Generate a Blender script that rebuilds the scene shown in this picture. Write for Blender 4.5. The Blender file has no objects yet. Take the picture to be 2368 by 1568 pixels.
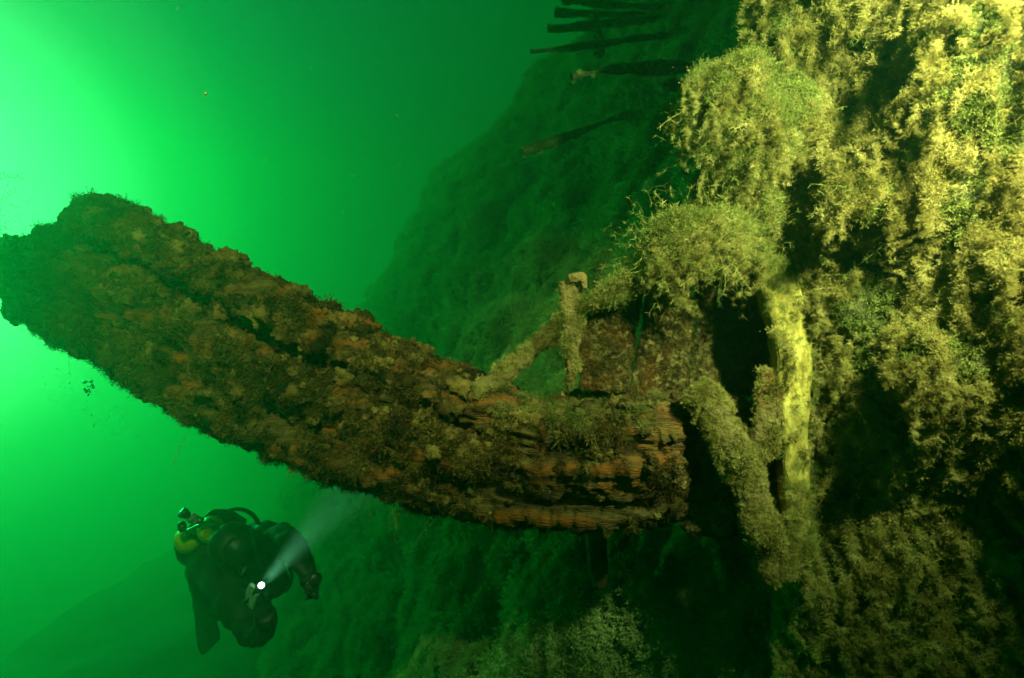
import bpy, bmesh, math, random
import numpy as np
from mathutils import Vector, Matrix

random.seed(7)
rng = np.random.default_rng(11)
scene = bpy.context.scene
C = scene.collection

# ------------------------------------------------------------------ camera
LENS = 20.0
cam_data = bpy.data.cameras.new('camera')
cam_data.lens = LENS
cam_data.sensor_width = 36.0
cam_data.clip_start = 0.02
cam_data.clip_end = 500
cam_data.dof.use_dof = True
cam_data.dof.focus_distance = 2.35
cam_data.dof.aperture_fstop = 2.2
cam = bpy.data.objects.new('camera', cam_data)
C.objects.link(cam)
cam.location = (0, 0, 0)
cam.rotation_euler = (math.radians(90), 0, 0)
scene.camera = cam

# ------------------------------------------------------------------ light
SUN_DIR = Vector((-1.18, 1.0, 0.24)).normalized()      # towards the glow of the surface
SUN_EL = math.asin(SUN_DIR.z)
SUN_AZ = math.atan2(SUN_DIR.x, SUN_DIR.y)

world = bpy.data.worlds.new('World')
scene.world = world
world.use_nodes = True
wn = world.node_tree.nodes
wl = world.node_tree.links
wn.clear()
w_out = wn.new('ShaderNodeOutputWorld')
w_sky = wn.new('ShaderNodeTexSky')
w_sky.sky_type = 'NISHITA'
w_sky.sun_disc = False
w_sky.sun_elevation = SUN_EL
w_sky.sun_rotation = SUN_AZ
# daylight after its way down through green lake water
w_tint = wn.new('ShaderNodeMix'); w_tint.data_type = 'RGBA'; w_tint.blend_type = 'MULTIPLY'
w_tint.inputs[0].default_value = 1.0
wl.new(w_sky.outputs[0], w_tint.inputs[6])
w_tint.inputs[7].default_value = (0.0, 0.22, 0.04, 1)
w_bg1 = wn.new('ShaderNodeBackground'); w_bg1.inputs[1].default_value = 0.05
wl.new(w_tint.outputs[2], w_bg1.inputs[0])
# the open water around: brightest towards the sun, dark towards the depth
w_tc = wn.new('ShaderNodeTexCoord')
w_dot = wn.new('ShaderNodeVectorMath'); w_dot.operation = 'DOT_PRODUCT'
wl.new(w_tc.outputs['Generated'], w_dot.inputs[0])
w_dot.inputs[1].default_value = SUN_DIR
w_map = wn.new('ShaderNodeMapRange')
w_map.inputs[1].default_value = -1; w_map.inputs[2].default_value = 1
wl.new(w_dot.outputs['Value'], w_map.inputs[0])
w_ramp = wn.new('ShaderNodeValToRGB')
wl.new(w_map.outputs[0], w_ramp.inputs[0])
cr = w_ramp.color_ramp
stops = [(0.0, (0.0, 0.13, 0.010)), (0.60, (0.0, 0.14, 0.014)), (0.78, (0.0, 0.12, 0.02)), (0.86, (0.0, 0.12, 0.04)),
         (0.92, (0.0, 0.12, 0.075)), (0.952, (0.02, 0.15, 0.12)), (0.974, (0.30, 0.30, 0.26)), (1.0, (3.0, 1.2, 1.5))]
while len(cr.elements) < len(stops):
    cr.elements.new(0.5)
for e, (p, c) in zip(cr.elements, stops):
    e.position = p
    e.color = (c[0], c[1], c[2], 1)
w_sep = wn.new('ShaderNodeSeparateXYZ')
wl.new(w_tc.outputs['Generated'], w_sep.inputs[0])
w_v = wn.new('ShaderNodeMapRange'); w_v.interpolation_type = 'SMOOTHSTEP'
wl.new(w_sep.outputs[2], w_v.inputs[0])
w_v.inputs[1].default_value = -0.75; w_v.inputs[2].default_value = 0.25
w_v.inputs[3].default_value = 0.5; w_v.inputs[4].default_value = 1.0
w_v2 = wn.new('ShaderNodeMapRange'); w_v2.interpolation_type = 'SMOOTHSTEP'
wl.new(w_sep.outputs[2], w_v2.inputs[0])
w_v2.inputs[1].default_value = -0.5; w_v2.inputs[2].default_value = 0.25
w_deep = wn.new('ShaderNodeMix'); w_deep.data_type = 'RGBA'
wl.new(w_v2.outputs[0], w_deep.inputs[0])
w_deep.inputs[6].default_value = (0.2, 1.0, 0.25, 1)
w_deep.inputs[7].default_value = (1, 1, 1.15, 1)
w_mul = wn.new('ShaderNodeMix'); w_mul.data_type = 'RGBA'; w_mul.blend_type = 'MULTIPLY'
w_mul.inputs[0].default_value = 1.0
wl.new(w_ramp.outputs[0], w_mul.inputs[6]); wl.new(w_deep.outputs[2], w_mul.inputs[7])
w_bg2 = wn.new('ShaderNodeBackground')
wl.new(w_mul.outputs[2], w_bg2.inputs[0])
wl.new(w_v.outputs[0], w_bg2.inputs[1])
w_add = wn.new('ShaderNodeAddShader')
wl.new(w_bg1.outputs[0], w_add.inputs[0])
wl.new(w_bg2.outputs[0], w_add.inputs[1])
wl.new(w_add.outputs[0], w_out.inputs[0])
try:
    world.cycles.sampling_method = 'AUTOMATIC'
except Exception:
    pass

sun_data = bpy.data.lights.new('sun', 'SUN')
sun_data.energy = 3.0
sun_data.angle = math.radians(14)
sun_data.color = (0.0, 1.0, 0.32)
sun = bpy.data.objects.new('sun', sun_data)
C.objects.link(sun)
sun.rotation_euler = (-SUN_DIR).to_track_quat('-Z', 'Y').to_euler()

# the photographer's flash: a warm strobe on an arm at the right of the camera
STROBE_AT = Vector((1.26, 0.50, 1.05))
STROBE_TO = Vector((1.28, 1.65, 0.74))
st_data = bpy.data.lights.new('camera_strobe', 'SPOT')
st_data.energy = 1020
st_data.color = (1.0, 0.84, 0.45)
st_data.spot_size = math.radians(96)
st_data.spot_blend = 0.9
st_data.shadow_soft_size = 0.06
strobe = bpy.data.objects.new('camera_strobe', st_data)
C.objects.link(strobe)
strobe.location = STROBE_AT
strobe.rotation_euler = (STROBE_TO - STROBE_AT).to_track_quat('-Z', 'Y').to_euler()

# second, weaker strobe on the left arm of the camera
st2_data = bpy.data.lights.new('camera_strobe', 'SPOT')
st2_data.energy = 640
st2_data.color = (1.0, 0.68, 0.34)
st2_data.spot_size = math.radians(54)
st2_data.spot_blend = 0.7
st2_data.shadow_soft_size = 0.06
strobe2 = bpy.data.objects.new('camera_strobe', st2_data)
C.objects.link(strobe2)
strobe2.location = (-0.50, 0.05, 1.70)
strobe2.rotation_euler = (Vector((-0.72, 2.4, 0.50)) - strobe2.location).to_track_quat('-Z', 'Y').to_euler()

scene.view_settings.view_transform = 'Standard'
scene.view_settings.look = 'None'
scene.view_settings.exposure = 0.0
scene.view_settings.gamma = 1.0
scene.view_settings.use_curve_mapping = False
scene.render.engine = 'CYCLES'
cy = scene.cycles
cy.max_bounces = 4
cy.diffuse_bounces = 1
cy.use_adaptive_sampling = True
cy.adaptive_threshold = 0.03
cy.glossy_bounces = 2
cy.transmission_bounces = 2
cy.volume_bounces = 0
cy.transparent_max_bounces = 4
cy.caustics_reflective = False
cy.caustics_refractive = False
cy.use_denoising = True
try:
    cy.denoiser = 'OPENIMAGEDENOISE'
    cy.denoising_prefilter = 'ACCURATE'
except Exception:
    pass
cy.sample_clamp_indirect = 3.0

# ------------------------------------------------------------------ helpers
FPX = LENS / 36.0 * 2367.0


def PX(x, y, d):
    """direction of a pixel of the 2367 px wide view, taken at depth d metres"""
    return Vector(((x - 1183.5) / FPX * d, d, (784.0 - y) / FPX * d))


def pxa(x, y, d):
    x = np.asarray(x, float); y = np.asarray(y, float); d = np.asarray(d, float)
    return np.stack([(x - 1183.5) / FPX * d, d + 0 * x, (784.0 - y) / FPX * d], -1)


def _hash(ix, iy, iz, s):
    n = (ix * 374761393 + iy * 668265263 + iz * 2147483647 + s * 1274126177) & 0xffffffff
    n = ((n ^ (n >> 13)) * 1274126177) & 0xffffffff
    n = ((n ^ (n >> 16)) * 2246822519) & 0xffffffff
    n = n ^ (n >> 15)
    return (n & 0xffffff) / float(0x7fffff) - 1.0


def noise(P, scale=1.0, seed=0):
    Q = np.asarray(P, float) * scale + 137.31
    I = np.floor(Q).astype(np.int64)
    F = Q - I
    F = F * F * F * (F * (F * 6 - 15) + 10)
    out = 0
    for dx in (0, 1):
        wx = F[..., 0] if dx else 1 - F[..., 0]
        for dy in (0, 1):
            wy = F[..., 1] if dy else 1 - F[..., 1]
            for dz in (0, 1):
                wz = F[..., 2] if dz else 1 - F[..., 2]
                out = out + wx * wy * wz * _hash(I[..., 0] + dx, I[..., 1] + dy, I[..., 2] + dz, seed)
    return out


def fbm(P, scale=1.0, octaves=4, seed=0, gain=0.5):
    o = 0; a = 1.0; t = 0
    for k in range(octaves):
        o = o + a * noise(P, scale * 2.03 ** k, seed + 17 * k)
        t += a
        a *= gain
    return o / t


def new_obj(name, mesh, mat, parent=None, smooth=True):
    if mat is not None:
        mesh.materials.clear()
        mesh.materials.append(mat)
    if smooth:
        mesh.polygons.foreach_set('use_smooth', np.ones(len(mesh.polygons), bool))
    o = bpy.data.objects.new(name, mesh)
    C.objects.link(o)
    if parent is not None:
        o.parent = parent
        o.matrix_parent_inverse = parent.matrix_world.inverted() if False else Matrix.Translation(-parent.location)
    return o


def mesh_np(name, V, faces):
    me = bpy.data.meshes.new(name)
    me.from_pydata([tuple(v) for v in np.asarray(V)], [], [tuple(int(i) for i in f) for f in faces])
    me.update()
    return me


def grid_faces(nu, nv, wrap_v=False):
    i = np.arange(nu - 1)[:, None]
    j = np.arange(nv if wrap_v else nv - 1)[None, :]
    j2 = (j + 1) % nv
    a = i * nv + j; b = i * nv + j2; c = (i + 1) * nv + j2; d = (i + 1) * nv + j
    return np.stack([a + 0 * j, b, c, d], -1).reshape(-1, 4)


def grid_normals(P, wrap_v=False):
    du = np.gradient(P, axis=0)
    if wrap_v:
        dv = np.roll(P, -1, 1) - np.roll(P, 1, 1)
    else:
        dv = np.gradient(P, axis=1)
    n = np.cross(du, dv)
    return n / (np.linalg.norm(n, axis=-1, keepdims=True) + 1e-9)


def thing(name, label, cat, loc=(0, 0, 0), group=None):
    o = bpy.data.objects.new(name, None)
    o.empty_display_size = 0.2
    C.objects.link(o)
    o.location = loc
    o['label'] = label
    o['category'] = cat
    if group:
        o['group'] = group
    return o


def tag(o, label=None, cat=None, group=None, kind=None):
    if label: o['label'] = label
    if cat: o['category'] = cat
    if group: o['group'] = group
    if kind: o['kind'] = kind
    return o


# ------------------------------------------------------------------ materials
def material(name, cols, scale=6.0, rough=0.85, detail=6.0, bump=0.0, bscale=40.0, stretch=None, spots=None, metallic=0.0, translucent=0.0, inst=0.0):
    """cols: [(position, (r,g,b)), ...] driven by procedural noise in object space"""
    m = bpy.data.materials.new(name)
    m.use_nodes = True
    nt = m.node_tree
    nd, lk = nt.nodes, nt.links
    bs = nd['Principled BSDF']
    bs.inputs['Roughness'].default_value = rough
    bs.inputs['Metallic'].default_value = metallic
    bs.inputs['Specular IOR Level'].default_value = 0.12
    geo = nd.new('ShaderNodeNewGeometry')
    mp = nd.new('ShaderNodeMapping')
    lk.new(geo.outputs['Position'], mp.inputs[0])
    if stretch:
        mp.inputs['Rotation'].default_value = stretch[0]
        mp.inputs['Scale'].default_value = stretch[1]
    nz = nd.new('ShaderNodeTexNoise')
    nz.inputs['Scale'].default_value = scale
    nz.inputs['Detail'].default_value = detail
    nz.inputs['Roughness'].default_value = 0.62
    lk.new(mp.outputs[0], nz.inputs['Vector'])
    rp = nd.new('ShaderNodeValToRGB')
    while len(rp.color_ramp.elements) < len(cols):
        rp.color_ramp.elements.new(0.5)
    for e, (p, c) in zip(rp.color_ramp.elements, cols):
        e.position = p
        e.color = (*c, 1)
    fac = nz.outputs['Fac']
    if inst > 0:
        oi = nd.new('ShaderNodeObjectInfo')
        ma = nd.new('ShaderNodeMath'); ma.operation = 'MULTIPLY_ADD'
        lk.new(oi.outputs['Random'], ma.inputs[0]); ma.inputs[1].default_value = inst
        sb = nd.new('ShaderNodeMath'); sb.operation = 'SUBTRACT'
        lk.new(nz.outputs['Fac'], sb.inputs[0]); sb.inputs[1].default_value = inst / 2
        lk.new(sb.outputs[0], ma.inputs[2])
        fac = ma.outputs[0]
    lk.new(fac, rp.inputs[0])
    col = rp.outputs[0]
    if spots:
        sc_, lo, hi, sc_col = spots
        n2 = nd.new('ShaderNodeTexNoise'); n2.inputs['Scale'].default_value = sc_; n2.inputs['Detail'].default_value = 4
        lk.new(mp.outputs[0], n2.inputs['Vector'])
        mr = nd.new('ShaderNodeMapRange')
        mr.inputs[1].default_value = lo; mr.inputs[2].default_value = hi
        lk.new(n2.outputs['Fac'], mr.inputs[0])
        mx = nd.new('ShaderNodeMix'); mx.data_type = 'RGBA'
        lk.new(mr.outputs[0], mx.inputs[0])
        lk.new(col, mx.inputs[6])
        mx.inputs[7].default_value = (*sc_col, 1)
        col = mx.outputs[2]
    lk.new(col, bs.inputs['Base Color'])
    if bump > 0:
        n3 = nd.new('ShaderNodeTexNoise'); n3.inputs['Scale'].default_value = bscale; n3.inputs['Detail'].default_value = 5
        lk.new(mp.outputs[0], n3.inputs['Vector'])
        bp = nd.new('ShaderNodeBump'); bp.inputs['Strength'].default_value = bump; bp.inputs['Distance'].default_value = 0.02
        lk.new(n3.outputs['Fac'], bp.inputs['Height'])
        lk.new(bp.outputs[0], bs.inputs['Normal'])
    if translucent > 0:
        tr = nd.new('ShaderNodeBsdfTranslucent')
        lk.new(col, tr.inputs[0])
        ms = nd.new('ShaderNodeMixShader'); ms.inputs[0].default_value = translucent
        lk.new(bs.outputs[0], ms.inputs[1]); lk.new(tr.outputs[0], ms.inputs[2])
        lk.new(ms.outputs[0], nd['Material Output'].inputs['Surface'])
    return m


def plain(name, col, rough=0.6, metallic=0.0, spec=0.3, vary=0.25, scale=30):
    c2 = tuple(v * (1 + vary) for v in col)
    c1 = tuple(v * (1 - vary) for v in col)
    m = material(name, [(0.35, c1), (0.65, c2)], scale=scale, rough=rough, metallic=metallic, bump=0.15, bscale=60)
    m.node_tree.nodes['Principled BSDF'].inputs['Specular IOR Level'].default_value = spec
    return m


M = {}
grain = ((0, math.radians(-28), 0), (0.5, 2.0, 4.0))
M['hull'] = material('overgrown_hull', [(0.3, (0.018, 0.018, 0.007)), (0.5, (0.045, 0.042, 0.015)), (0.7, (0.10, 0.088, 0.035))], scale=5, bump=0.8, bscale=35)
M['timber'] = material('sunken_oak', [(0.25, (0.018, 0.010, 0.004)), (0.45, (0.075, 0.042, 0.015)), (0.62, (0.17, 0.095, 0.030)), (0.8, (0.27, 0.155, 0.045))],
                       scale=9, bump=0.9, bscale=45, spots=(3.2, 0.52, 0.68, (0.30, 0.085, 0.014)), stretch=grain)
M['plank'] = material('rusty_silted_wood', [(0.25, (0.06, 0.036, 0.012)), (0.5, (0.15, 0.095, 0.032)), (0.75, (0.26, 0.17, 0.065))], scale=14, bump=0.8, bscale=70,
                      spots=(4, 0.58, 0.75, (0.24, 0.085, 0.018)))
M['bright'] = material('bare_yellow_wood', [(0.3, (0.16, 0.10, 0.018)), (0.5, (0.38, 0.26, 0.055)), (0.72, (0.58, 0.43, 0.12))], scale=22, bump=0.5, bscale=60,
                       stretch=((0, 0, 0), (2, 2, 0.7)), spots=(11, 0.48, 0.70, (0.15, 0.10, 0.022)))
M['growth'] = material('fluffy_growth', [(0.25, (0.10, 0.08, 0.014)), (0.45, (0.30, 0.225, 0.055)), (0.62, (0.48, 0.37, 0.11)), (0.8, (0.64, 0.50, 0.19))], scale=7, translucent=0.25, inst=0.35)
M['weed'] = material('green_weed', [(0.25, (0.08, 0.095, 0.018)), (0.5, (0.21, 0.22, 0.045)), (0.75, (0.38, 0.35, 0.10))], scale=6, translucent=0.25, inst=0.35)
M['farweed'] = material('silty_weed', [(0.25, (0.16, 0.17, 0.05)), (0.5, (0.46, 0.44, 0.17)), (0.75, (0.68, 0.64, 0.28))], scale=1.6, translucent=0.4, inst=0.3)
M['crust'] = material('encrusting_growth', [(0.28, (0.016, 0.010, 0.003)), (0.45, (0.075, 0.043, 0.012)), (0.6, (0.19, 0.112, 0.030)), (0.78, (0.34, 0.215, 0.06))],
                      scale=6, bump=0.8, bscale=120, inst=0.35, spots=(5, 0.55, 0.70, (0.24, 0.08, 0.016)))
M['silt'] = material('seabed_silt', [(0.3, (0.03, 0.03, 0.014)), (0.7, (0.08, 0.075, 0.035))], scale=2, bump=0.6, bscale=20)


# ------------------------------------------------------------------ growth templates (not in the scene themselves)
def tuft_mesh(name, seed, branches=14, height=1.0, spread=0.7, width=0.022, leaflets=7, leaf=0.16, droop=0.2, segs=5):
    r = np.random.default_rng(seed)
    V = []; F = []

    def strip(pts, w0, w1, side):
        base = len(V)
        n = len(pts)
        for k, p in enumerate(pts):
            w = w0 + (w1 - w0) * k / (n - 1)
            V.append(p - side * w); V.append(p + side * w)
        for k in range(n - 1):
            F.append((base + 2 * k, base + 2 * k + 1, base + 2 * k + 3, base + 2 * k + 2))

    for b in range(branches):
        a = r.uniform(0, 2 * math.pi)
        el = r.uniform(0.1, 1.0) ** 0.7
        d = np.array([math.cos(a) * spread * (1.15 - el), math.sin(a) * spread * (1.15 - el), el])
        d /= np.linalg.norm(d)
        L = height * r.uniform(0.55, 1.05)
        p = np.array([r.normal(0, .08), r.normal(0, .08), -0.05])
        pts = [p.copy()]
        for k in range(segs):
            d = d + r.normal(0, 0.22, 3) - np.array([0, 0, droop * 0.25])
            d /= np.linalg.norm(d)
            p = p + d * L / segs
            pts.append(p.copy())
        side = np.cross(d, r.normal(0, 1, 3)); side /= np.linalg.norm(side)
        strip(pts, width, width * 0.45, side)
        for q in range(leaflets):
            t = r.uniform(0.25, 1.0) * (len(pts) - 1)
            k = min(int(t), len(pts) - 2)
            q0 = pts[k] + (pts[k + 1] - pts[k]) * (t - k)
            ld = r.normal(0, 1, 3) + d * 0.7
            ld /= np.linalg.norm(ld)
            ll = leaf * r.uniform(0.5, 1.2)
            sd = np.cross(ld, r.normal(0, 1, 3)); sd /= np.linalg.norm(sd)
            base = len(V)
            ww = ll * 0.17
            V.extend([q0, q0 + ld * ll * 0.6 + sd * ww, q0 + ld * ll, q0 + ld * ll * 0.6 - sd * ww])
            F.append((base, base + 1, base + 2, base + 3))
    return mesh_np(name, V, F)


def whorl_mesh(name, seed, arms=7, segs=5):
    """a long fine stem with star shaped whorls"""
    r = np.random.default_rng(seed)
    V = []; F = []

    def strip(a, b, w):
        d = b - a
        for _ in range(2):
            s = np.cross(d, r.normal(0, 1, 3)); s /= np.linalg.norm(s) + 1e-9
            base = len(V)
            V.extend([a - s * w, a + s * w, b + s * w * .7, b - s * w * .7])
            F.append((base, base + 1, base + 2, base + 3))

    p = np.zeros(3); d = np.array([0, 0, 1.0])
    for k in range(segs):
        d = d + r.normal(0, 0.18, 3); d /= np.linalg.norm(d)
        q = p + d / segs
        strip(p, q, 0.0026)
        for j in range(arms):
            a = r.normal(0, 1, 3) + d * 0.8; a /= np.linalg.norm(a)
            strip(q, q + a * r.uniform(0.05, 0.13), 0.0030)
        p = q
    return mesh_np(name, V, F)


def blob_mesh(name, seed, sub=3):
    bm = bmesh.new()
    bmesh.ops.create_icosphere(bm, subdivisions=sub, radius=0.5)
    P = np.array([v.co[:] for v in bm.verts])
    n = P / np.linalg.norm(P, axis=1, keepdims=True)
    r = 0.5 + 0.42 * fbm(P + seed * 3.1, 2.6, 3, seed)
    r += 0.22 * noise(P + seed * 9.7, 7.0, seed + 5) + 0.12 * noise(P + seed, 14.0, seed + 6)
    Q = n * r[:, None] * np.array([1, 1, 0.8])
    for v, q in zip(bm.verts, Q):
        v.co = q
    me = bpy.data.meshes.new(name)
    bm.to_mesh(me); bm.free()
    return me


def template(me, mat):
    me.materials.append(mat)
    return bpy.data.objects.new(me.name, me)


def make_set(prefix, mat, kind):
    out = []
    if kind == 'fluffy':
        for k in range(4):
            out.append(template(tuft_mesh(prefix + '_tuft', 20 + k, branches=20 + 6 * (k % 2), spread=0.75 + 0.3 * k / 3, width=0.008, leaflets=22, leaf=0.085 + 0.02 * k, segs=6, droop=0.2 + 0.35 * (k % 3)), mat))
    elif kind == 'fine':
        for k in range(4):
            out.append(template(tuft_mesh(prefix + '_tuft', 40 + k, branches=34, spread=1.5, width=0.004, leaflets=18, leaf=0.075, droop=0.4), mat))
    elif kind == 'short':
        for k in range(4):
            out.append(template(tuft_mesh(prefix + '_tuft', 60 + k, branches=20, spread=1.6, width=0.018, leaflets=8, leaf=0.20, droop=0.4, segs=3), mat))
    elif kind == 'blob':
        for k in range(5):
            me = blob_mesh(prefix + '_lump', 80 + k)
            me.polygons.foreach_set('use_smooth', np.ones(len(me.polygons), bool))
            out.append(template(me, mat))
    elif kind == 'whorl':
        for k in range(4):
            out.append(template(whorl_mesh(prefix + '_stem', 90 + k), mat))
    return out


def eulers(normals, jitter, bias=None, spin=True):
    n = np.asarray(normals, float)
    n = n + rng.normal(0, jitter, n.shape)
    if bias is not None:
        n = n + np.asarray(bias)
    z = n / np.linalg.norm(n, axis=1, keepdims=True)
    t = rng.normal(0, 1, z.shape)
    x = np.cross(t, z); x /= np.linalg.norm(x, axis=1, keepdims=True)
    y = np.cross(z, x)
    R = np.stack([x, y, z], -1)
    ey = -np.arcsin(np.clip(R[:, 2, 0], -1, 1))
    ex = np.arctan2(R[:, 2, 1], R[:, 2, 2])
    ez = np.arctan2(R[:, 1, 0], R[:, 0, 0])
    return np.stack([ex, ey, ez], -1)


def scatter(name, pts, rot, scl, temps, label, cat, parent=None):
    me = bpy.data.meshes.new(name)
    pts = np.asarray(pts, np.float32)
    me.vertices.add(len(pts))
    me.vertices.foreach_set('co', pts.ravel())
    a = me.attributes.new('rot', 'FLOAT_VECTOR', 'POINT'); a.data.foreach_set('vector', np.asarray(rot, np.float32).ravel())
    a = me.attributes.new('scl', 'FLOAT', 'POINT'); a.data.foreach_set('value', np.asarray(scl, np.float32).ravel())
    a = me.attributes.new('idx', 'INT', 'POINT'); a.data.foreach_set('value', rng.integers(0, len(temps), len(pts)).astype(np.int32))
    me.update()
    o = bpy.data.objects.new(name, me)
    C.objects.link(o)
    if parent is not None:
        o.parent = parent
        o.matrix_parent_inverse = Matrix.Translation(-parent.location)
    ng = bpy.data.node_groups.new(name + '_nodes', 'GeometryNodeTree')
    ng.interface.new_socket('Geometry', in_out='INPUT', socket_type='NodeSocketGeometry')
    ng.interface.new_socket('Geometry', in_out='OUTPUT', socket_type='NodeSocketGeometry')
    gi = ng.nodes.new('NodeGroupInput'); go = ng.nodes.new('NodeGroupOutput')
    jn = ng.nodes.new('GeometryNodeJoinGeometry')
    for t in temps:
        oi = ng.nodes.new('GeometryNodeObjectInfo')
        oi.inputs['Object'].default_value = t
        oi.inputs['As Instance'].default_value = True
        ng.links.new(oi.outputs['Geometry'], jn.inputs[0])
    ip = ng.nodes.new('GeometryNodeInstanceOnPoints')
    ip.inputs['Pick Instance'].default_value = True
    ng.links.new(gi.outputs[0], ip.inputs['Points'])
    ng.links.new(jn.outputs[0], ip.inputs['Instance'])

    def attr(nm, tp):
        n = ng.nodes.new('GeometryNodeInputNamedAttribute')
        n.data_type = tp
        n.inputs['Name'].default_value = nm
        return n.outputs['Attribute']
    ng.links.new(attr('idx', 'INT'), ip.inputs['Instance Index'])
    e2r = ng.nodes.new('FunctionNodeEulerToRotation')
    ng.links.new(attr('rot', 'FLOAT_VECTOR'), e2r.inputs[0])
    ng.links.new(e2r.outputs[0], ip.inputs['Rotation'])
    ng.links.new(attr('scl', 'FLOAT'), ip.inputs['Scale'])
    ng.links.new(ip.outputs[0], go.inputs[0])
    md = o.modifiers.new('growth', 'NODES')
    md.node_group = ng
    tag(o, label, cat if parent is None else None, kind='stuff')
    return o


def sample_grid(P, N, count, weight):
    """random points on a (nu,nv,3) grid of positions with normals N; weight per cell"""
    nu, nv = P.shape[:2]
    a = P[:-1, :-1]; b = P[1:, :-1]; c = P[:-1, 1:]
    area = np.linalg.norm(np.cross(b - a, c - a), axis=-1)
    w = area * weight[:-1, :-1]
    w = w.ravel() / w.sum()
    k = rng.choice(len(w), count, p=w)
    i, j = np.divmod(k, nv - 1)
    s = rng.random(count)[:, None]; t = rng.random(count)[:, None]
    p = P[i, j] * (1 - s) * (1 - t) + P[i + 1, j] * s * (1 - t) + P[i, j + 1] * (1 - s) * t + P[i + 1, j + 1] * s * t
    return p, N[i, j]


def project(P):
    d = np.maximum(P[..., 1], 0.05)
    return P[..., 0] / d * FPX + 1183.5, 784.0 - P[..., 2] / d * FPX


def in_view(P, m=0.25):
    x, y = project(P)
    ok = (P[..., 1] > 0.1) & (x > -2367 * m) & (x < 2367 * (1 + m)) & (y > -1568 * m) & (y < 1568 * (1 + m))
    return ok.astype(float)


# ------------------------------------------------------------------ seabed
nx, ny = 90, 110
gx, gy = np.meshgrid(np.linspace(-10.0, 5.0, nx), np.linspace(-2.5, 19.3, ny), indexing='ij')
SB = np.stack([gx, gy, -6.2 + 0 * gx], -1)
SB[..., 2] += 0.35 * fbm(SB, 0.4, 4, 3)
me = mesh_np('seabed', SB.reshape(-1, 3), grid_faces(nx, ny))
seabed = new_obj('seabed', me, M['silt'])
seabed['kind'] = 'structure'

# ------------------------------------------------------------------ the hull
hull = thing('ship_hull', 'weed covered wooden side of a sunken ship receding into green water', 'shipwreck', (0.9, 2.2, -6.0))


def hull_plan(z):
    far = 0.40 * z + 0.20 * max(z - 0.6, 0.0)
    nl = -0.34 * min(z + 0.05, 0.0) - 0.06 * max(z, 0.0)          # flare: the lower side falls away under the upper
    nl = min(nl, 0.6)
    return np.array([
        (2.75 + nl, 0.15), (1.98 + nl, 0.75), (1.36 + nl, 1.50), (1.17 + 0.8 * nl, 1.82), (1.00 - 0.02 * z + 0.1 * nl, 2.10), (1.01 - 0.02 * z, 2.22), (1.06 + 0.1 * max(z, 0), 2.42),
        (0.70 + far, 3.0), (0.36 + far, 3.9), (0.0 + far, 5.05), (-0.72 + far, 7.1), (-1.6 + far, 9.1), (-2.9 + far, 12.5), (-5.4 + far, 18.5)])


zs = np.concatenate([np.linspace(-6.1, -1.6, 70)[:-1], np.linspace(-1.6, 1.6, 190)[:-1], np.linspace(1.6, 5.4, 60)])
# dense sampling along the plan where the camera is near
tpar = np.concatenate([np.linspace(0, 2, 40)[:-1], np.linspace(2, 6, 120)[:-1], np.linspace(6, 10, 130)[:-1], np.linspace(10, 13, 60)])
HP = np.zeros((len(zs), len(tpar), 3))
for i, z in enumerate(zs):
    pl = hull_plan(z)
    # step back behind the bow only where the far side really lies behind it
    k = np.arange(len(pl))
    HP[i, :, 0] = np.interp(tpar, k, pl[:, 0])
    HP[i, :, 1] = np.interp(tpar, k, pl[:, 1])
    HP[i, :, 2] = z
# round the polyline corners
for _ in range(4):
    HP[:, 1:-1] = 0.25 * HP[:, :-2] + 0.5 * HP[:, 1:-1] + 0.25 * HP[:, 2:]
HN = grid_normals(HP)
if HN[len(zs) // 2, 60, 0] > 0:
    HN = -HN
isn = (HP[..., 1] < 2.4)
disp = 0.16 * fbm(HP, 0.9, 3, 21) + np.where(isn, 0.085, 0.14) * fbm(HP, 3.4, 3, 31) + np.where(isn, 0.04, 0.07) * fbm(HP, 9, 3, 41)
disp += np.where(HP[..., 1] > 4.0, 0.35, 0.0) * fbm(HP, 0.55, 3, 25)
# planking seams still show as shallow runs under the weed on the receding side
disp += 0.05 * np.sin(HP[..., 2] * 9 + 1.5 * noise(HP, 0.8, 5)) * (HP[..., 1] > 2.6)
hx, hy = project(HP)
near = (HP[..., 1] < 2.35) & (HP[..., 1] > 0.3)
for (bx_, by_, br, bh) in [(2010, 470, 110, 0.07), (2010, 590, 60, -0.10), (2160, 830, 130, 0.06), (2060, 720, 70, -0.05), (1960, 1120, 110, -0.05),
                           (2250, 280, 170, 0.05), (2290, 620, 120, 0.05), (2230, 1120, 140, -0.05), (2120, 1010, 70, 0.04), (1990, 180, 150, -0.03)]:
    disp = disp + bh * np.exp(-((hx - bx_) ** 2 + (hy - by_) ** 2) / (2 * (br * 0.7) ** 2)) * near
HP = HP + HN * disp[..., None]
HN = grid_normals(HP)
if HN[len(zs) // 2, 60, 0] > 0:
    HN = -HN
me = mesh_np('side_shell', HP.reshape(-1, 3), grid_faces(*HP.shape[:2]))
new_obj('side_shell', me, M['hull'], hull)


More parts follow.
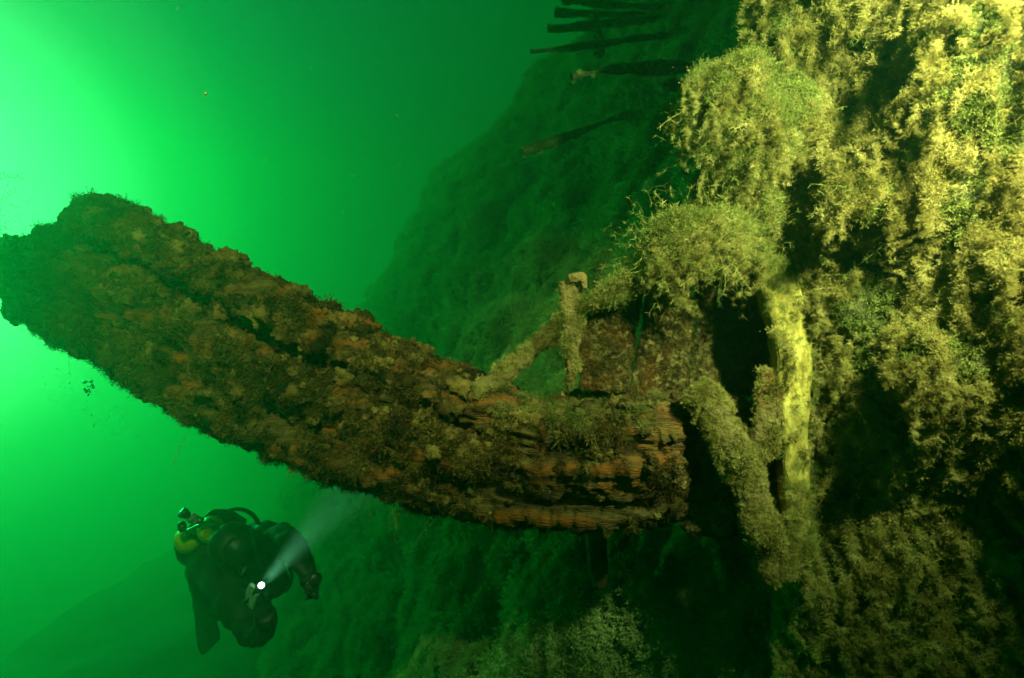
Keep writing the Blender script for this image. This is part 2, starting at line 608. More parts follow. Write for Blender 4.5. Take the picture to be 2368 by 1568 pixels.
def ellipsoid(name, c, rad, rot, mat, parent, seed=0, amp=0.12, n=(70, 110), fs=3.0):
    th = np.linspace(0.001, math.pi - 0.001, n[0])[:, None]
    ph = np.linspace(0, 2 * math.pi, n[1], endpoint=False)[None, :]
    D = np.stack([np.sin(th) * np.cos(ph), np.sin(th) * np.sin(ph), np.cos(th) + 0 * ph], -1)
    P = D * np.array(rad)
    R = np.array(Matrix.Rotation(rot, 3, 'Y'))
    P = P @ R.T + np.array(c)
    Nn = D @ R.T
    P = P + Nn * (amp * fbm(P, fs, 4, seed) + amp * 0.35 * fbm(P, fs * 4, 3, seed + 3))[..., None]
    me = mesh_np(name, P.reshape(-1, 3), grid_faces(n[0], n[1], True))
    o = new_obj(name, me, mat, parent)
    # inward facing normals are turned for sampling
    return o, P, Nn


def tube(points, radii, nseg=40, nring=26, aspect=1.0, power=2.0, amp=0.015, fs=14, seed=0, cap=True):
    """rough log or squared baulk along a polyline; returns ring grid and normals"""
    pts = np.array([tuple(p) for p in points], float)
    seg = np.concatenate([[0], np.cumsum(np.linalg.norm(np.diff(pts, axis=0), axis=1))])
    s = np.linspace(0, seg[-1], nseg)
    Cn = np.stack([np.interp(s, seg, pts[:, k]) for k in range(3)], -1)
    for _ in range(3):
        Cn[1:-1] = 0.25 * Cn[:-2] + 0.5 * Cn[1:-1] + 0.25 * Cn[2:]
    r = np.interp(s, seg, np.array(radii, float))
    T = np.gradient(Cn, axis=0); T /= np.linalg.norm(T, axis=1, keepdims=True)
    view = Cn / np.linalg.norm(Cn, axis=1, keepdims=True)
    A = np.cross(T, view); A /= np.linalg.norm(A, axis=1, keepdims=True)
    B = np.cross(T, A)
    ph = np.linspace(0, 2 * math.pi, nring, endpoint=False)
    cx = np.sign(np.cos(ph)) * np.abs(np.cos(ph)) ** (2 / power)
    cy_ = np.sign(np.sin(ph)) * np.abs(np.sin(ph)) ** (2 / power)
    if cap:
        idx = np.concatenate([[0] * 4, np.arange(nseg), [nseg - 1] * 4])
        sc = np.concatenate([[0.02, 0.45, 0.8, 0.95], np.ones(nseg), [0.95, 0.8, 0.45, 0.02]])
        off = np.concatenate([[-0.30, -0.27, -0.2, -0.08], np.zeros(nseg), [0.08, 0.2, 0.27, 0.30]])
    else:
        idx = np.arange(nseg); sc = np.ones(nseg); off = np.zeros(nseg)
    rr = r[idx]
    P = Cn[idx][:, None] + (A[idx][:, None] * cx[None, :, None] + B[idx][:, None] * cy_[None, :, None] * aspect) * (rr * sc)[:, None, None] + T[idx][:, None] * (off * rr)[:, None, None]
    Nn = A[idx][:, None] * cx[None, :, None] + B[idx][:, None] * cy_[None, :, None]
    Nn = Nn / (np.linalg.norm(Nn, axis=-1, keepdims=True) + 1e-9)
    P = P + Nn * (amp * fbm(P, fs, 4, seed) + 1.2 * amp * fbm(P, fs * 0.3, 2, seed + 9))[..., None]
    return P, Nn


def tube_obj(name, points, radii, mat, parent, **kw):
    P, Nn = tube(points, radii, **kw)
    me = mesh_np(name, P.reshape(-1, 3), grid_faces(P.shape[0], P.shape[1], True))
    return new_obj(name, me, mat, parent), P, Nn


grown = []          # (P, N, weight) surfaces that carry fluffy growth

# swollen cheek of the bow, wholly grown over
o, P, Nn = ellipsoid('bow_cheek', PX(1755, 385, 2.22), (0.23, 0.18, 0.37), math.radians(-14), M['hull'], hull, seed=5, amp=0.20, fs=3.4)
cheek = (P, Nn)
o, P, Nn = ellipsoid('bow_cheek', PX(1600, 570, 2.12), (0.20, 0.12, 0.10), math.radians(-24), M['hull'], hull, seed=8, amp=0.06)
cheek2 = (P, Nn)

# short round timber end standing out of the side, hollow below
o, P, Nn = tube_obj('hawse_timber', [PX(2110, 385, 1.95), PX(2015, 500, 1.76)], [0.115, 0.10], M['hull'], hull, nseg=30, nring=40, amp=0.03, fs=9, seed=4)
log = (P, Nn)

# bare bright plank at the edge of the bow
def strip_slab(name, left, right, depth, thick, mat, parent, nu=14, nv=60, amp=0.006, jag=0.01, seed=0):
    """a plank from two pixel outlines (left/right edge, top to bottom), real thickness behind"""
    L = np.array([tuple(PX(x, y, d)) for (x, y), d in zip(left, depth)])
    R = np.array([tuple(PX(x, y, d)) for (x, y), d in zip(right, depth)])
    t = np.linspace(0, len(left) - 1, nv)
    k = np.arange(len(left))
    Ls = np.stack([np.interp(t, k, L[:, c]) for c in range(3)], -1)
    Rs = np.stack([np.interp(t, k, R[:, c]) for c in range(3)], -1)
    e = (Rs - Ls) / np.linalg.norm(Rs - Ls, axis=1, keepdims=True)
    Ls = Ls - e * (jag * fbm(Ls, 14, 3, seed))[:, None]
    Rs = Rs + e * (jag * fbm(Rs, 14, 3, seed + 1))[:, None]
    u = np.linspace(0, 1, nu)
    F = Ls[:, None] * (1 - u)[None, :, None] + Rs[:, None] * u[None, :, None]
    n = grid_normals(F)
    if n[nv // 2, nu // 2, 1] > 0:
        n = -n
    prof = 1 - np.abs(2 * u - 1) ** 10
    front = F + n * (amp * fbm(F, 9, 4, seed + 3))[..., None] - n * (0.25 * thick * (1 - prof))[None, :, None]
    back = F - n * thick
    P = np.concatenate([front, back[:, ::-1]], axis=1)        # closed ring per row
    capT = P[:1].mean(1, keepdims=True) * 0.999 + P[:1] * 0.001
    capB = P[-1:].mean(1, keepdims=True) * 0.999 + P[-1:] * 0.001
    P = np.concatenate([capT, P, capB], axis=0)
    me = mesh_np(name, P.reshape(-1, 3), grid_faces(P.shape[0], P.shape[1], True))
    o = new_obj(name, me, mat, parent)
    bm = bmesh.new(); bm.from_mesh(me); bmesh.ops.recalc_face_normals(bm, faces=bm.faces[:]); bm.to_mesh(me); bm.free()
    return o, front, n


o, Fy, Ny = strip_slab('edge_plank', [(1752, 590), (1772, 690), (1798, 820), (1806, 960), (1816, 1110), (1830, 1340)],
                       [(1828, 600), (1862, 690), (1884, 800), (1876, 960), (1876, 1110), (1890, 1340)],
                       [2.02, 1.99, 1.97, 1.97, 1.97, 1.97], 0.07, M['bright'], hull, amp=0.012, jag=0.012)
tag(o, 'bare bright yellow plank at the edge of the bow')
edge = (Fy, Ny)

# ribs of the ship sticking out of the broken side
ribs = [([(1300, 4, 5.6), (1400, 10, 5.7), (1500, 16, 5.8), (1620, 20, 5.9)], [.04, .045, .045, .04]),
        ([(1283, 30, 5.4), (1370, 32, 5.4), (1480, 34, 5.5), (1620, 36, 5.7)], [.04, .05, .045, .04]),
        ([(1268, 68, 5.2), (1360, 60, 5.2), (1500, 44, 5.3), (1620, 40, 5.5)], [.055, .06, .045, .04]),
        ([(1228, 119, 4.7), (1330, 110, 4.8), (1420, 98, 4.9), (1520, 84, 5.05), (1620, 76, 5.3)], [.045, .05, .042, .035, .035]),
        ([(1322, 178, 3.4), (1400, 162, 3.45), (1470, 158, 3.55), (1570, 156, 3.75), (1700, 160, 4.0)], [.018, .036, .042, .036, .03]),
        ([(1210, 352, 4.3), (1300, 320, 4.45), (1395, 284, 4.7), (1490, 250, 5.2)], [.040, .045, .036, .03]),
        ([(1540, 198, 3.3), (1600, 200, 3.5), (1700, 200, 3.8)], [.035, .045, .04])]
rib_surf = []
for k, (pts, rad) in enumerate(ribs):
    o, P, Nn = tube_obj('rib', [PX(*p) for p in pts], [0.68 * r_ for r_ in rad], M['hull'], hull, nseg=48, nring=22, power=3, amp=0.022, fs=9, seed=60 + k)
    rib_surf.append((P, Nn))
o, P, Nn = tube_obj('cross_timber', [PX(1375, 40, 5.3), PX(1385, 122, 5.05)], [.05, .045], M['hull'], hull, nseg=20, nring=16, amp=0.02, fs=8, seed=77)
rib_surf.append((P, Nn))
# post standing in the dark below the bow
o, P, Nn = tube_obj('bow_post', [PX(1375, 1180, 2.45), PX(1380, 1270, 2.5), PX(1388, 1350, 2.55)], [.06, .06, .04], M['hull'], hull, nseg=30, nring=20, amp=0.02, fs=8, seed=71)

# ------------------------------------------------------------------ the great timber reaching out of the bow
beam = thing('stem_timber', 'massive rust brown encrusted timber reaching up to the left above the diver', 'timber', tuple(PX(1560, 1080, 2.2)))
Tb = [(215, 452), (370, 515), (520, 595), (650, 668), (770, 728), (900, 787), (1010, 848), (1130, 898), (1250, 937), (1370, 925), (1480, 915), (1570, 918)]
Bb = [(30, 770), (170, 838), (330, 955), (470, 1020), (660, 1092), (840, 1150), (990, 1195), (1130, 1228), (1270, 1246), (1400, 1246), (1500, 1234), (1560, 1212)]
Db = [2.75, 2.70, 2.64, 2.58, 2.52, 2.46, 2.40, 2.34, 2.29, 2.24, 2.20, 2.17]
ns, nr = 420, 200
k = np.arange(len(Tb))


def smooth1(a, it=14):
    a = a.copy()
    for _ in range(it):
        a[1:-1] = 0.25 * a[:-2] + 0.5 * a[1:-1] + 0.25 * a[2:]
    return a


s = np.linspace(0, len(Tb) - 1, ns)
TT = smooth1(np.array([tuple(PX(x, y, d)) for (x, y), d in zip(Tb, Db)])[:, :] if False else np.stack([np.interp(s, k, np.array([PX(x, y, d)[c] for (x, y), d in zip(Tb, Db)])) for c in range(3)], -1))
BB = smooth1(np.stack([np.interp(s, k, np.array([PX(x, y, d)[c] for (x, y), d in zip(Bb, Db)])) for c in range(3)], -1))
_u = (TT - BB) / np.linalg.norm(TT - BB, axis=1, keepdims=True)
TT = TT - _u * 0.030
BB = BB + _u * np.interp(np.linspace(0, 1, ns), [0, .5, 1], [.045, .025, .006])[:, None]
mid = (TT + BB) / 2
ax = np.gradient(mid, axis=0); ax /= np.linalg.norm(ax, axis=1, keepdims=True)
up = TT - BB
hgt = np.linalg.norm(up, axis=1)
nrm = np.cross(up / hgt[:, None], ax)
nrm *= np.sign(-nrm[:, 1:2])                                     # towards the camera
# closed profile: (height 0..1, towards camera in metres)
prof = np.array([(0.00, -0.08), (0.015, 0.06), (0.05, 0.135), (0.14, 0.165), (0.26, 0.15), (0.33, 0.115), (0.37, 0.16), (0.44, 0.215), (0.55, 0.225),
                 (0.62, 0.185), (0.67, 0.125), (0.715, 0.10), (0.76, 0.15), (0.82, 0.20), (0.90, 0.20), (0.965, 0.14), (1.0, 0.03), (1.0, -0.10),
                 (0.93, -0.18), (0.7, -0.22), (0.4, -0.23), (0.15, -0.20), (0.03, -0.15)])
pc = np.concatenate([prof, prof[:1]])
pl = np.concatenate([[0], np.cumsum(np.hypot(np.diff(pc[:, 0]) * 0.55, np.diff(pc[:, 1])))])
q = np.linspace(0, pl[-1], nr, endpoint=False)
pa = np.interp(q, pl, pc[:, 0]); pb = np.interp(q, pl, pc[:, 1]) - 0.13
# grooves soften towards the outer end and the lower fold fades near the middle
g = np.linspace(0, 1, ns)[:, None]
prof_s = prof.copy()
prof_s[:17, 1] = np.interp(prof[:17, 0], [0, .015, .05, .14, .35, .55, .75, .9, .965, 1.0], [-.08, .06, .13, .175, .205, .215, .20, .18, .13, .03])
pcs = np.concatenate([prof_s, prof_s[:1]])
pbs = np.interp(q, pl, pcs[:, 1]) - 0.13
gg = np.linspace(0, 1, ns)
w_up = np.interp(gg, [0, .08, .3, .5, .62, .75, 1], [.4, .95, .95, .75, .3, .1, .05]) + 0.4 * noise(np.stack([gg * 14, 0 * gg, 0 * gg], -1), 1.0, 5)
w_lo = np.interp(gg, [0, .3, .45, .6, 1], [.0, .15, .5, .9, .55]) + 0.3 * noise(np.stack([gg * 12, 0 * gg + 3, 0 * gg], -1), 1.0, 6)
hi = 1 / (1 + np.exp(-(pa - 0.5) / 0.03))[None, :]
wg = np.clip(w_up[:, None] * hi + w_lo[:, None] * (1 - hi), 0, 1.6)
PB = pbs[None, :] * (1 - wg) + pb[None, :] * wg
BP = BB[:, None] + up[:, None] * pa[None, :, None] + nrm[:, None] * PB[..., None]
# rounded, ragged outer end: pull rings together
endo = np.clip((0.035 - np.linspace(0, 1, ns)) / 0.035, 0, 1)
# caps
capsL = [mid[:1, None] * (1 - c) + BP[:1] * c - ax[:1, None] * (0.02 * (1 - c) ** 0.5) for c in (0.01, 0.3, 0.6, 0.8, 0.93)]
capsR = [mid[-1:, None] * (1 - c) + BP[-1:] * c for c in (0.93, 0.8, 0.6, 0.3, 0.01)]
BP = np.concatenate(capsL + [BP] + capsR, axis=0)
BN = grid_normals(BP, True)
cen = np.concatenate([mid[:1]] * 5 + [mid] + [mid[-1:]] * 5)
BN *= np.sign(np.sum(BN * (BP - cen[:, None]), -1, keepdims=True) + 1e-9)
# ragged outer end and long erosion furrows along the grain
along = np.concatenate([[0] * 5, np.linspace(0, 1, ns), [1] * 5])[:, None] * 3.6
GR = np.stack([along + 0 * BP[..., 0], np.cos(np.arange(nr) / nr * 2 * math.pi)[None, :] * 1.0 + 0 * along, np.sin(np.arange(nr) / nr * 2 * math.pi)[None, :] + 0 * along], -1)
fur = fbm(GR * np.array([0.45, 6.0, 6.0]), 1.0, 4, 91)
big = fbm(BP, 3.0, 3, 92)
fine = fbm(BP, 13, 4, 93)
rid = 1 - np.abs(fbm(BP, 8, 3, 94)) * 2
BP = BP + BN * (0.030 * fur + 0.045 * big + 0.040 * fine * (1.15 - 0.18 * along) + 0.016 * rid + (0.034 - 0.006 * along) * fbm(BP, 26, 2, 96))[..., None]
# ragged end: push the end rings along the axis with noise
e_w = np.clip(1 - np.concatenate([[0] * 5, np.linspace(0, 1, ns), [1] * 5]) / 0.10, 0, 1)[:, None]
e_off = np.interp(pa, [0, .12, .3, .5, .68, .74, .80, 1.0], [.0, .07, .15, .17, .12, .06, .0, .03])[None, :]
BP = BP - ax[0][None, None] * (e_w * (0.06 * fbm(BP, 4.0, 3, 95) + e_off))[..., None]
me = mesh_np('baulk', BP.reshape(-1, 3), grid_faces(BP.shape[0], BP.shape[1], True))
new_obj('baulk', me, M['timber'], beam)

# flat scarf board bolted on the upper side near the hull, its top silted
o, Fs, Ns = strip_slab('cover_board', [(1440, 905), (1430, 928)], [(1600, 905), (1600, 928)], [2.32, 2.15], 0.03, M['plank'], beam, nu=60, nv=24, amp=0.012, jag=0.015, seed=14)

# butt of the timber beyond the saw cut gap
o, P, Nn = tube_obj('butt_block', [PX(1660, 930, 2.28), PX(1650, 1080, 2.28), PX(1640, 1215, 2.28)], [0.11, 0.115, 0.10], M['plank'], hull, nseg=40, nring=40, power=5, amp=0.02, fs=8, seed=33)
butt = (P, Nn)

# ------------------------------------------------------------------ head knee between timber and bow: planks, post and strap
knee = thing('head_knee', 'brown planked knee with upright post standing on the timber against the bow', 'knee', tuple(PX(1500, 900, 2.3)))
kp = []
for k, (L, R, d) in enumerate([
        ([(1352, 728), (1344, 800), (1334, 900)], [(1490, 640), (1472, 760), (1450, 905)], 2.26),
        ([(1502, 622), (1486, 760), (1462, 905)], [(1612, 600), (1606, 760), (1590, 912)], 2.285),
        ([(1618, 600), (1612, 760), (1598, 912)], [(1800, 600), (1790, 760), (1770, 915)], 2.31)]):
    o, F_, N_ = strip_slab('plank', L, R, [d] * 3, 0.05, M['plank'], knee, nu=40, nv=50, amp=0.03, jag=0.022, seed=100 + 7 * k)
    kp.append((F_, N_))
o, Fu, Nu = strip_slab('upright', [(1294, 650), (1298, 690), (1302, 740), (1304, 800), (1309, 850), (1312, 905)],
                       [(1350, 642), (1346, 690), (1352, 740), (1340, 800), (1340, 850), (1324, 905)], [2.19, 2.19, 2.2, 2.21, 2.23, 2.25], 0.06, M['plank'], knee, nu=26, nv=70, amp=0.03, jag=0.018, seed=151)
o, P, Nn = tube_obj('hook', [PX(1318, 646, 2.2), PX(1345, 640, 2.19), PX(1352, 668, 2.19)], [0.024, 0.02, 0.009], M['plank'], knee, nseg=24, nring=18, amp=0.008, fs=16, seed=52)
o, P, Nn = tube_obj('strap', [PX(1352, 712, 2.2), PX(1420, 668, 2.16), PX(1520, 620, 2.12)], [0.018, 0.026, 0.03], M['plank'], knee, nseg=50, nring=26, amp=0.02, fs=12, seed=53)
strap = (P, Nn)
o, P, Nn = tube_obj('brace', [PX(1100, 905, 2.36), PX(1180, 850, 2.40), PX(1250, 790, 2.44), PX(1310, 745, 2.48)], [0.04, 0.048, 0.045, 0.036], M['plank'], knee,
                    nseg=60, nring=28, power=3, amp=0.022, fs=10, seed=54)
brace = (P, Nn)

# ------------------------------------------------------------------ leaning post in front of the gap
post = thing('leaning_post', 'weed covered post leaning across the dark gap beside the yellow plank', 'post', tuple(PX(1800, 1290, 1.95)))
o, P, Nn = tube_obj('shaft', [PX(1640, 905, 2.06), PX(1675, 990, 2.05), PX(1722, 1100, 2.03), PX(1762, 1210, 2.01), PX(1800, 1320, 2.00)], [0.042, 0.047, 0.050, 0.048, 0.050], M['plank'], post,
                    nseg=80, nring=36, power=3, amp=0.022, fs=11, seed=57)
shaft = (P, Nn)
o, P, Nn = tube_obj('splinter', [PX(1640, 895, 2.05), PX(1608, 915, 2.05), PX(1606, 975, 2.06)], [0.04, 0.028, 0.008], M['plank'], post, nseg=24, nring=18, amp=0.012, fs=14, seed=58)
splinter = (P, Nn)
o, P, Nn = tube_obj('broken_board', [PX(1790, 860, 2.02), PX(1778, 950, 2.0), PX(1762, 1050, 1.99)], [0.04, 0.036, 0.026], M['plank'], None, nseg=40, nring=24, aspect=0.5, power=3, amp=0.014, fs=13, seed=59)
tag(o, 'small broken board hanging between the leaning post and the yellow plank', 'board')
stub = (P, Nn)


# ------------------------------------------------------------------ growth on all of it
def wrapc(P):
    return np.concatenate([P, P[:, :1]], axis=1)


def patch(surf, count, weight=None, wrap=True):
    P, Nn = surf
    if wrap:
        P = wrapc(P); Nn = wrapc(Nn)
    w = np.ones(P.shape[:2]) if weight is None else weight(P, Nn)
    return sample_grid(P, Nn, count, w + 1e-9)


def facing(P, Nn):
    v = -P / np.linalg.norm(P, axis=-1, keepdims=True)
    return np.clip(np.sum(v * Nn, -1) + 0.35, 0.03, 1.0)


def merge(parts):
    return np.concatenate([p for p, n in parts]), np.concatenate([n for p, n in parts])


T_fluffy = make_set('pale', M['growth'], 'fluffy')
T_fine = make_set('green', M['weed'], 'fine') + make_set('pale', M['growth'], 'fine')[:1]
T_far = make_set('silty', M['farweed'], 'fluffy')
T_whorl = make_set('star', M['growth'], 'whorl')[:2] + make_set('star', M['weed'], 'whorl')[2:]
T_blob = make_set('crust', M['crust'], 'blob')
T_short = make_set('crust', M['crust'], 'short')

tufty = lambda P, Nn: facing(P, Nn) * np.clip(0.45 + 1.9 * fbm(P, 8, 3, 311), 0.12, 1.8)
# near side of the hull: clumps gather in patches
isnear = ((HP[..., 1] < 2.5) & (HP[..., 1] > 0.5)).astype(float) * in_view(HP, 0.35)
hx, hy = project(HP)
clump = np.clip(0.55 + 1.7 * fbm(HP * np.array([1, 1, 0.55]), 8.0, 3, 201), 0.12, 1.6)
# thin along the bare plank and in the dark hollows
bare = 1 - 0.95 * np.exp(-(((hx - 1842) / 45) ** 4 + ((hy - 860) / 290) ** 4))
w_near = isnear * clump * bare / np.maximum(HP[..., 1], 0.8)
wpl = lambda P, Nn: np.clip((680 - project(P)[1]) / 70, 0, 1) + np.clip((project(P)[0] - 1852) / 60, 0, 1) ** 1.5 * 0.6 + np.clip((project(P)[1] - 1080) / 160, 0, 1) + 0.04 + 0.8 * np.clip(noise(P, 9, 77) - 0.25, 0, 1)


def strings(p, n, lo, hi, step, rad):
    """tufts threaded on short drooping strings that start at p"""
    P_, N_, S_ = [], [], []
    for a_, b_ in zip(p, n):
        dn = np.array([-0.12 + rng.normal(0, .25), -0.08, -1.0 + rng.normal(0, .15)])
        dn = dn - b_ * np.dot(b_, dn) * 0.85
        dn /= np.linalg.norm(dn)
        L = lo + (hi - lo) * rng.random() ** 2
        m = int(L / step) + 2
        t = np.linspace(0, 1, m)[:, None]
        bul = rng.uniform(0.006, 0.045)
        side = np.cross(b_, dn)
        wob = side * (0.02 * np.sin(t * rng.uniform(2, 7) + rng.uniform(0, 6)))
        q_ = a_ + b_ * (0.004 + bul * np.sin(np.pi * (0.15 + 0.7 * t))) + dn * L * t + wob + rng.normal(0, 0.004, (m, 3))
        P_.append(q_); N_.append(np.tile(b_ * 0.8 + dn * 0.6, (m, 1)))
        S_.append(rad * (1.15 - 0.6 * t[:, 0]) * rng.uniform(0.7, 1.3))
    return np.concatenate(P_), np.concatenate(N_), np.concatenate(S_)


p, n = sample_grid(HP, HN, 3500, w_near)
pc_, nc_ = merge([patch(edge, 12, wpl, False), patch(log, 60, facing), patch(cheek, 260, tufty), patch(cheek2, 110, tufty)])
p, n, sz = strings(np.concatenate([p, pc_]), np.concatenate([n, nc_]), 0.03, 0.22, 0.0085, 0.027)
scatter('pale_growth', p, eulers(n, 0.5), sz, T_fluffy, 'pale yellow strings of fluffy growth draped over the near side of the hull', 'growth')

w_fz = isnear * bare / np.maximum(HP[..., 1], 0.8)
p, n = sample_grid(HP, HN, 27000, w_fz)
p2_, n2_ = merge([patch(log, 1500, facing), patch(cheek, 4500, facing), patch(cheek2, 1600, facing)])
p = np.concatenate([p, p2_]); n = np.concatenate([n, n2_])
T_under = make_set('under', M['weed'], 'short')
scatter('short_fuzz', p, eulers(n, 0.5, (-0.1, 0, -0.4)), rng.uniform(0.012, 0.036, len(p)), T_under, 'short dark fuzz between the pale clumps on the near side of the hull', 'growth')
# growth creeping over the bare plank
p, n = patch(edge, 480, wpl, False)
scatter('plank_weed', p, eulers(n, 0.6, (0, -0.1, -0.2)), rng.uniform(0.015, 0.045, len(p)), T_fine, 'wisps of weed creeping over the bare yellow plank', 'weed')

# bow cheek: finer, greener weed
p, n = merge([patch(cheek, 9000, tufty), patch(cheek2, 4200, tufty), patch(strap, 150)])
scatter('green_weed', p, eulers(n, 0.5, (-0.1, -0.2, -0.25)), rng.uniform(0.022, 0.070, len(p)) * np.clip(0.85 + 0.9 * fbm(p, 8, 3, 311), 0.5, 1.4), T_fine,
        'fine yellow green weed hanging over the swollen bow cheek', 'weed')

# long stems with stars
w_st = isnear * np.clip(fbm(HP, 3.0, 2, 215) + 0.2, 0.01, 1)
p1, n1 = sample_grid(HP, HN, 260, w_st)
p2, n2 = merge([patch(cheek, 160, facing), patch(cheek2, 320, facing)])
p = np.concatenate([p1, p2]); n = np.concatenate([n1, n2])
scatter('star_weed', p, eulers(n, 0.5, (-0.2, -0.2, -0.6)), rng.uniform(0.08, 0.22, len(p)), T_whorl,
        'thin weed stems with star shaped whorls standing off the bow', 'weed')

# receding side of the hull
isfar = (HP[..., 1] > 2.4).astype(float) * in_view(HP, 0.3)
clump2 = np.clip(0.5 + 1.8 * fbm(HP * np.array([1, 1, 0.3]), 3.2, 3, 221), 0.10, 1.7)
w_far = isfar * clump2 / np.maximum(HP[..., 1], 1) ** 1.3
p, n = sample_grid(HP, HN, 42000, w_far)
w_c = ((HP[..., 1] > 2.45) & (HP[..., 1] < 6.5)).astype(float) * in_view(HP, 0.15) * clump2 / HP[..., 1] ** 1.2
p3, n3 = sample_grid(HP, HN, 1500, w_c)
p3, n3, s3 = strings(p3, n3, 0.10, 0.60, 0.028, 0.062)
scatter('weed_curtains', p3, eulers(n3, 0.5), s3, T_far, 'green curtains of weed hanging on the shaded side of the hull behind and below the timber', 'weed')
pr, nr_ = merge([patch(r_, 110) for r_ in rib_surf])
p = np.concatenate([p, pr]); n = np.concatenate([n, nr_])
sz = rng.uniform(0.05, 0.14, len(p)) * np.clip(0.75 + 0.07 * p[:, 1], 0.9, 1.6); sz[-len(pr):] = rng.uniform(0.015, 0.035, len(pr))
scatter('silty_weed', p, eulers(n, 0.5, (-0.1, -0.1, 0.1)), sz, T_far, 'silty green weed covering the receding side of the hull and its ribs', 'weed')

# encrusting lumps and short fur on the great timber
BNf = grid_normals(BP, True)
BNf *= np.sign(np.sum(BNf * (BP - cen[:, None]), -1, keepdims=True) + 1e-9)
vis = lambda P, Nn: np.clip(facing(P, Nn), 0.08, 1) * np.clip(0.4 + 1.9 * fbm(P, 7, 3, 231), 0.03, 1.5) * np.interp(project(P)[0], [0, 800, 1250, 1600], [1.0, 1.0, 0.85, 0.75])
p, n = patch((BP, BNf), 5200, vis)
# lumps are larger along the upper edge and at the outer end
topn = np.clip(n[:, 2], 0, 1)
sz = rng.uniform(0.012, 0.036, len(p)) * (1 + 2.0 * topn * (rng.random(len(p)) < 0.25))
scatter('encrusting_lumps', p - n * 0.004, eulers(n, 0.2), sz, T_blob, 'brown encrusting lumps on the great timber', 'growth')
p, n = patch((BP, BNf), 15000, vis)
scatter('encrusting_fur', p, eulers(n, 0.5, (0, 0, -0.45)), rng.uniform(0.014, 0.058, len(p)) * (0.85 + 0.6 * noise(p, 10, 9)) * np.interp(project(p)[0], [0, 900, 1500], [0.85, 1.0, 0.7]), T_short, 'short brown fur of growth on the great timber', 'growth')

ragged = lambda P, Nn: facing(P, Nn) * np.clip(0.5 + 1.8 * fbm(P, 13, 3, 301), 0.08, 1.6)
hp = np.array([tuple(PX(x, y, 2.42)) for x, y in ((832, 1138), (842, 1142), (905, 1168), (915, 1172), (930, 1176), (430, 1000), (160, 822), (1000, 1196))])
scatter('hanging_strands', hp, eulers(np.tile([0.05, -0.05, -1.0], (len(hp), 1)), 0.25), rng.uniform(0.07, 0.15, len(hp)), T_whorl, 'thin strands of weed hanging below the great timber', 'weed')
# felt on the post, knee, brace and stubs
p, n = merge([patch(shaft, 2600, ragged), patch(splinter, 350, ragged), patch(stub, 260, ragged), patch((Fu, Nu), 220, ragged, False), patch(brace, 700, ragged), patch(strap, 500, ragged)])
T_felt = make_set('felt', M['growth'], 'short')
scatter('felt_growth', p, eulers(n, 0.45, (0, 0, -0.3)), rng.uniform(0.010, 0.028, len(p)) * (0.9 + 0.5 * noise(p, 15, 5)), T_felt, 'pale felt of growth on post, brace and knee', 'growth')
p, n = merge([patch(s_, 1300, None, False) for s_ in kp] + [patch((Fs, Ns), 700, None, False), patch(butt, 900, facing)])
T_felt2 = make_set('silt', M['crust'], 'short')
scatter('silt_fur', p, eulers(n, 0.4, (0, 0, -0.2)), rng.uniform(0.008, 0.02, len(p)), T_felt2, 'short silty fur on the planks of the knee', 'growth')
# green tuft on the top of the timber in front of the knee
mask_top = lambda P, Nn: np.exp(-(((project(P)[0] - 1340) / 110) ** 2 + ((project(P)[1] - 945) / 45) ** 2)) * facing(P, Nn)
p, n = patch((BP, BNf), 420, mask_top)
scatter('green_turf', p, eulers(n, 0.5, (-0.1, -0.2, 0.3)), rng.uniform(0.025, 0.06, len(p)), T_fine, 'green turf on top of the great timber in front of the knee', 'weed')

# ------------------------------------------------------------------ the diver
M['suit'] = plain('black_drysuit', (0.012, 0.014, 0.014), rough=0.55, spec=0.35)
M['rubber'] = plain('black_rubber', (0.010, 0.010, 0.010), rough=0.4, spec=0.4)
M['tankyellow'] = plain('yellow_tank_paint', (0.72, 0.72, 0.03), rough=0.4, spec=0.4, vary=0.12)
M['chrome'] = plain('dull_chrome', (0.45, 0.47, 0.47), rough=0.3, metallic=0.9)
M['glove'] = plain('torchlit_glove', (0.34, 0.38, 0.34), rough=0.6)  # tone lifted to hold the torch spill in the colour
M['fin'] = plain('dark_fin_rubber', (0.03, 0.035, 0.03), rough=0.5)
M['strapgrey'] = plain('grey_webbing', (0.16, 0.19, 0.16), rough=0.7)


def D(X, Y, d):
    return PX((450 + X / 2.672) * 0.789, (1400 + Y / 2.672) * 0.789, d)


